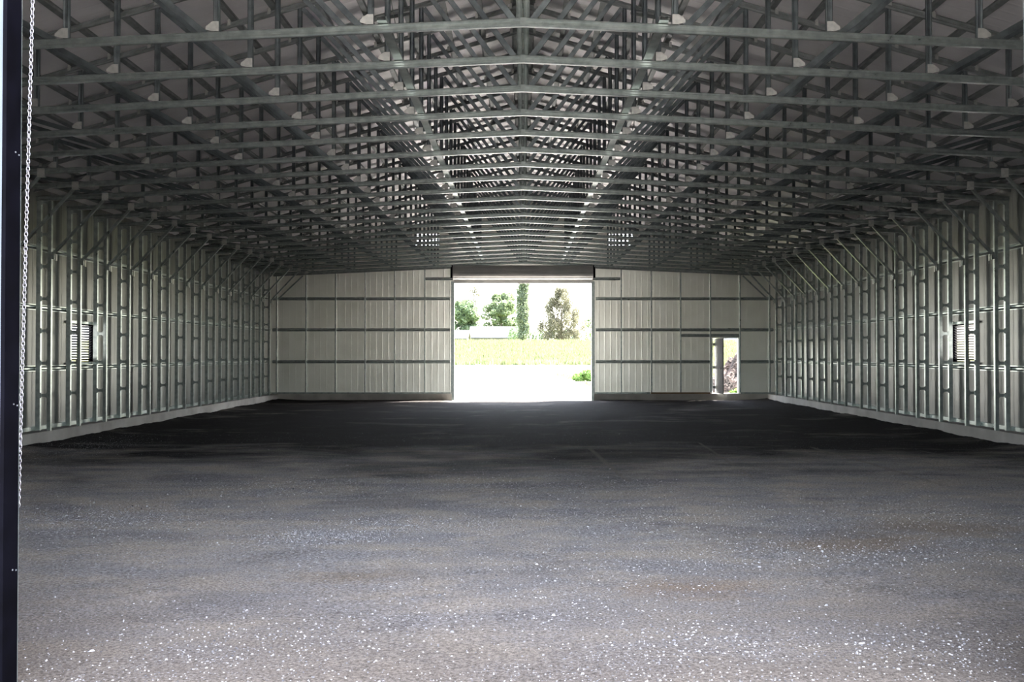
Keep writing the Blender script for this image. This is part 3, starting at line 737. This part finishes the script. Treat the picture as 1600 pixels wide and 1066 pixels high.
tree('thin_tree', P(742, 205), 205, [(-.3, 0, 11.0, 1.0, .8, .7), (.3, 0, 10.0, .8, .7, .6), (0, 0, 8.6, .7, .6, .6), (-.4, 0, 7.2, .8, .6, .6)], 700, .2, pale_leaf, (11, .12), 'thin sparse tree rising behind the dark tree, left part of doorway view', branches=((-.4, 8, 10.5), (.4, 7, 9.6)))
pb_ = []
for i in range(22):
    t = i / 21; pb_.append((R_.uniform(-.18, .18), R_.uniform(-.2, .2), .5 + 8.6 * t, .98 * (1 - .35 * t) * (1 - .35 * (1 - t) ** 4), .9 * (1 - .35 * t), .75))
tree('poplar_tree', P(817.5, 120), 120, pb_, 11000, .14, poplar_leaf, (8.5, .16), 'tall narrow columnar poplar in the middle of the big doorway view')
pal = []
for i in range(130):
    t = R_.random() ** 1.25; wz = 3.7 * (1 - t) ** .5 * (.8 + .2 * min(1, t * 4)); a = R_.random() * 2 * pi; d = R_.random() ** .5
    pal.append((wz * d * cos(a), wz * d * sin(a), .5 + 6.6 * t, .5, .5, .75))
tree('pale_tree', P(877, 130), 130, pal, 30000, .10, pale_leaf, (5.5, .14), 'large pale sparse rounded tree right of the poplar', branches=((-1.8, .6, 4.5), (1.9, .5, 4.2), (-.9, .8, 5.8), (.8, 1, 6.0), (2.6, .4, 2.8), (-2.6, .4, 2.8)))
tree('shrub', P(806, 128), 128, [(0, 0, 1.2, 1.0, .8, 1.1), (.5, 0, 3.0, .5, .5, .8)], 900, .13, dark_leaf, (1.5, .06), 'dark low shrub between the poplar and the pale tree', 'shrub')
tree('shrub', P(926, 124), 124, [(0, 0, .8, 1.1, .8, .9), (.3, 0, 1.4, .6, .5, .6)], 900, .12, weed_m, (1, .05), 'bright green round shrub at the right edge of the doorway view', 'shrub')
tree('leafy_tree', P(935, 215), 215, clumps(R_, 3.6, 1.0, 6.5, 16, 1.5), 3000, .26, mid_leaf, (4, .25), 'hazy green tree far behind the pale tree on the right', grp='trees beyond the meadow')
tree('leafy_tree', P(1150, 230), 230, clumps(R_, 6, 1.0, 5.5, 20, 1.7), 3500, .26, mid_leaf, (4, .25), 'distant green tree seen above the meadow through the small door', grp='trees beyond the meadow')
tree('hedge', P(845, 175), 175, [(k * 1.1 - 5, 0, 1.0, 1.0, .7, 1.3) for k in range(11)], 3500, .2, dark_leaf, (1, .06), 'dark hedge low behind the pale tree', 'hedge')
# barns
def barn(px0, px1, Z, hwall, hroof, rx, label):
    x0, x1 = P(px0, Z), P(px1, Z); z = field_h(x0, Z) - .3; r = empty('barn', ((x0 + x1) / 2, Z, z)); tag(r, label, 'barn', 'white barns'); h = (x1 - x0) / 2; D = 9
    mb = MB(); mb.box(-h, h, 0, D, 0, hwall); mb.prism([(0, hwall), (D, hwall), (D / 2, hwall + hroof)], -h + .05, h - .05, 'x'); mb.build('wall', barn_wall, r)
    mb = MB(); e = .35; k = hroof / (D / 2); zz = hwall
    for sgn in (0, 1):
        a, c = ((-e, zz - e * k), (D / 2, zz + hroof)) if not sgn else ((D / 2, zz + hroof), (D + e, zz - e * k))
        mb.prism([(a[0], a[1] + .02), (c[0], c[1] + .02), (c[0], c[1] + .22), (a[0], a[1] + .22)], -h - .3, h + .3, 'x')
    mb.build('roof', barn_roof, r); return r
barn(735, 812, 184, 1.1, 2.0, 0, 'long white barn with a pale roof, left of the poplar')
barn(700, 729, 172, .9, 1.4, 0, 'small white shed at the left edge of the doorway view')
mb = MB(); X_ = P(1148, 150); z = field_h(X_, 150); mb.box(-1.4, 1.4, 0, 2, -.3, 1.0); mb.prism([(-1.6, 1.0), (1.6, 1.0), (1.0, 1.5), (-1.0, 1.5)], -.2, 2.2)
o = mb.build('parked_vehicle', blue_m); o.location = (X_, 150, z); tag(o, 'blue-grey vehicle far off in the meadow, seen through the small door', 'vehicle')

# meadow grass
rg = random.Random(5); mb = MB()
def blade(mb, x, y, z, h, w_, rg):
    a = rg.random() * pi; lx, ly = rg.uniform(-.3, .3) * h, rg.uniform(-.3, .3) * h; cx, cy = cos(a) * w_, sin(a) * w_
    mb.add([(x - cx, y - cy, z), (x + cx, y + cy, z), (x + lx * .4 + cx * .6, y + ly * .4 + cy * .6, z + h * .6), (x + lx, y + ly, z + h), (x + lx * .4 - cx * .6, y + ly * .4 - cy * .6, z + h * .6)], [(0, 1, 2, 3, 4)])
for i in range(42000):
    y = 61.5 + 52 * rg.random() ** 1.2; x = rg.uniform(-.14, .30) * y
    blade(mb, x, y, field_h(x, y), rg.uniform(.15, .42) * (1 + (y - 60) / 120), .03 + .0006 * y, rg)
tag(mb.build('meadow_grass', grass_m), 'tall yellow-green meadow grass beyond the gravel yard', 'grass', kind='stuff')
mb = MB()
for i in range(2600):
    t = rg.random(); y = 43 + 9 * t; x = 3.4 - 1.5 * t + rg.gauss(0, .55)
    if hypot(x - P(913, 46.5) - .15, y - 46.5) < 1: continue
    blade(mb, x, y, yard_h(x, y), rg.uniform(.05, .14), .015, rg)
for i in range(5000):
    y = rg.uniform(42.2, 60); x = rg.uniform(6.2, 20)
    blade(mb, x, y, field_h(x, y), rg.uniform(.1, .35), .025, rg)
tag(mb.build('verge_grass', grass_m), 'short patchy grass growing through the gravel on the right', 'grass', kind='stuff')
def weed(x, y, s, n, label):
    r = empty('weed_bush', (x, y, yard_h(x, y))); tag(r, label, 'bush', 'weed bushes'); rg2 = random.Random(int(y * 10)); mb = MB()
    leaf_cloud(mb, [(-.35 * s, 0, .28 * s, .5 * s, .45 * s, .3 * s), (.25 * s, 0, .4 * s, .6 * s, .5 * s, .42 * s), (.75 * s, .1, .25 * s, .45 * s, .4 * s, .3 * s)], n, .07, rg2); mb.build('leaves', weed_m, r)
    mb = MB()
    for k in range(5): mb.tube([(0, 0, -.02), ((k - 2) * .18 * s, 0, .45 * s)], .008, 5)
    mb.build('stem', weed_m, r)
weed(P(913, 46.5), 46.5, .72, 1500, 'bright green weed bush on the right side of the gravel yard')
weed(P(1150, 38.3), 38.3, .33, 500, 'small bright weed at the foot of the dirt pile outside the small door')
# dirt pile outside the small door
cx, cy, rx, ry, hz = 9.35, 40.2, 1.9, 1.6, 1.62
def dirt_h(x, y):
    d = hypot((x - cx) / rx, (y - cy) / ry); hh = hz * max(0, 1 - d ** 1.5)
    return field_h(x, y) - .02 + hh * (1 + .10 * sin(x * 5 + y * 3) + .07 * sin(x * 11 - y * 9)) + (.03 * sin(x * 23 + 3 * sin(y * 17)) if hh > 0 else 0)
o = grid('dirt_pile', lin(cx - rx, cx + rx, 70), lin(cy - ry, cy + ry, 60), dirt_h, dirt_m)
tag(o, 'rough brown dirt pile outside the small open door', 'dirt pile')
clod = MB()
for i in range(900):
    a, d = rg.random() * 2 * pi, sqrt(rg.random()) * .95; x, y = cx + rx * d * cos(a), cy + ry * d * sin(a); chipstone(clod, x, y, dirt_h(x, y), rg.uniform(.02, .075))
c_ = clod.build('clods', dirt_m, o); c_['kind'] = 'stuff'
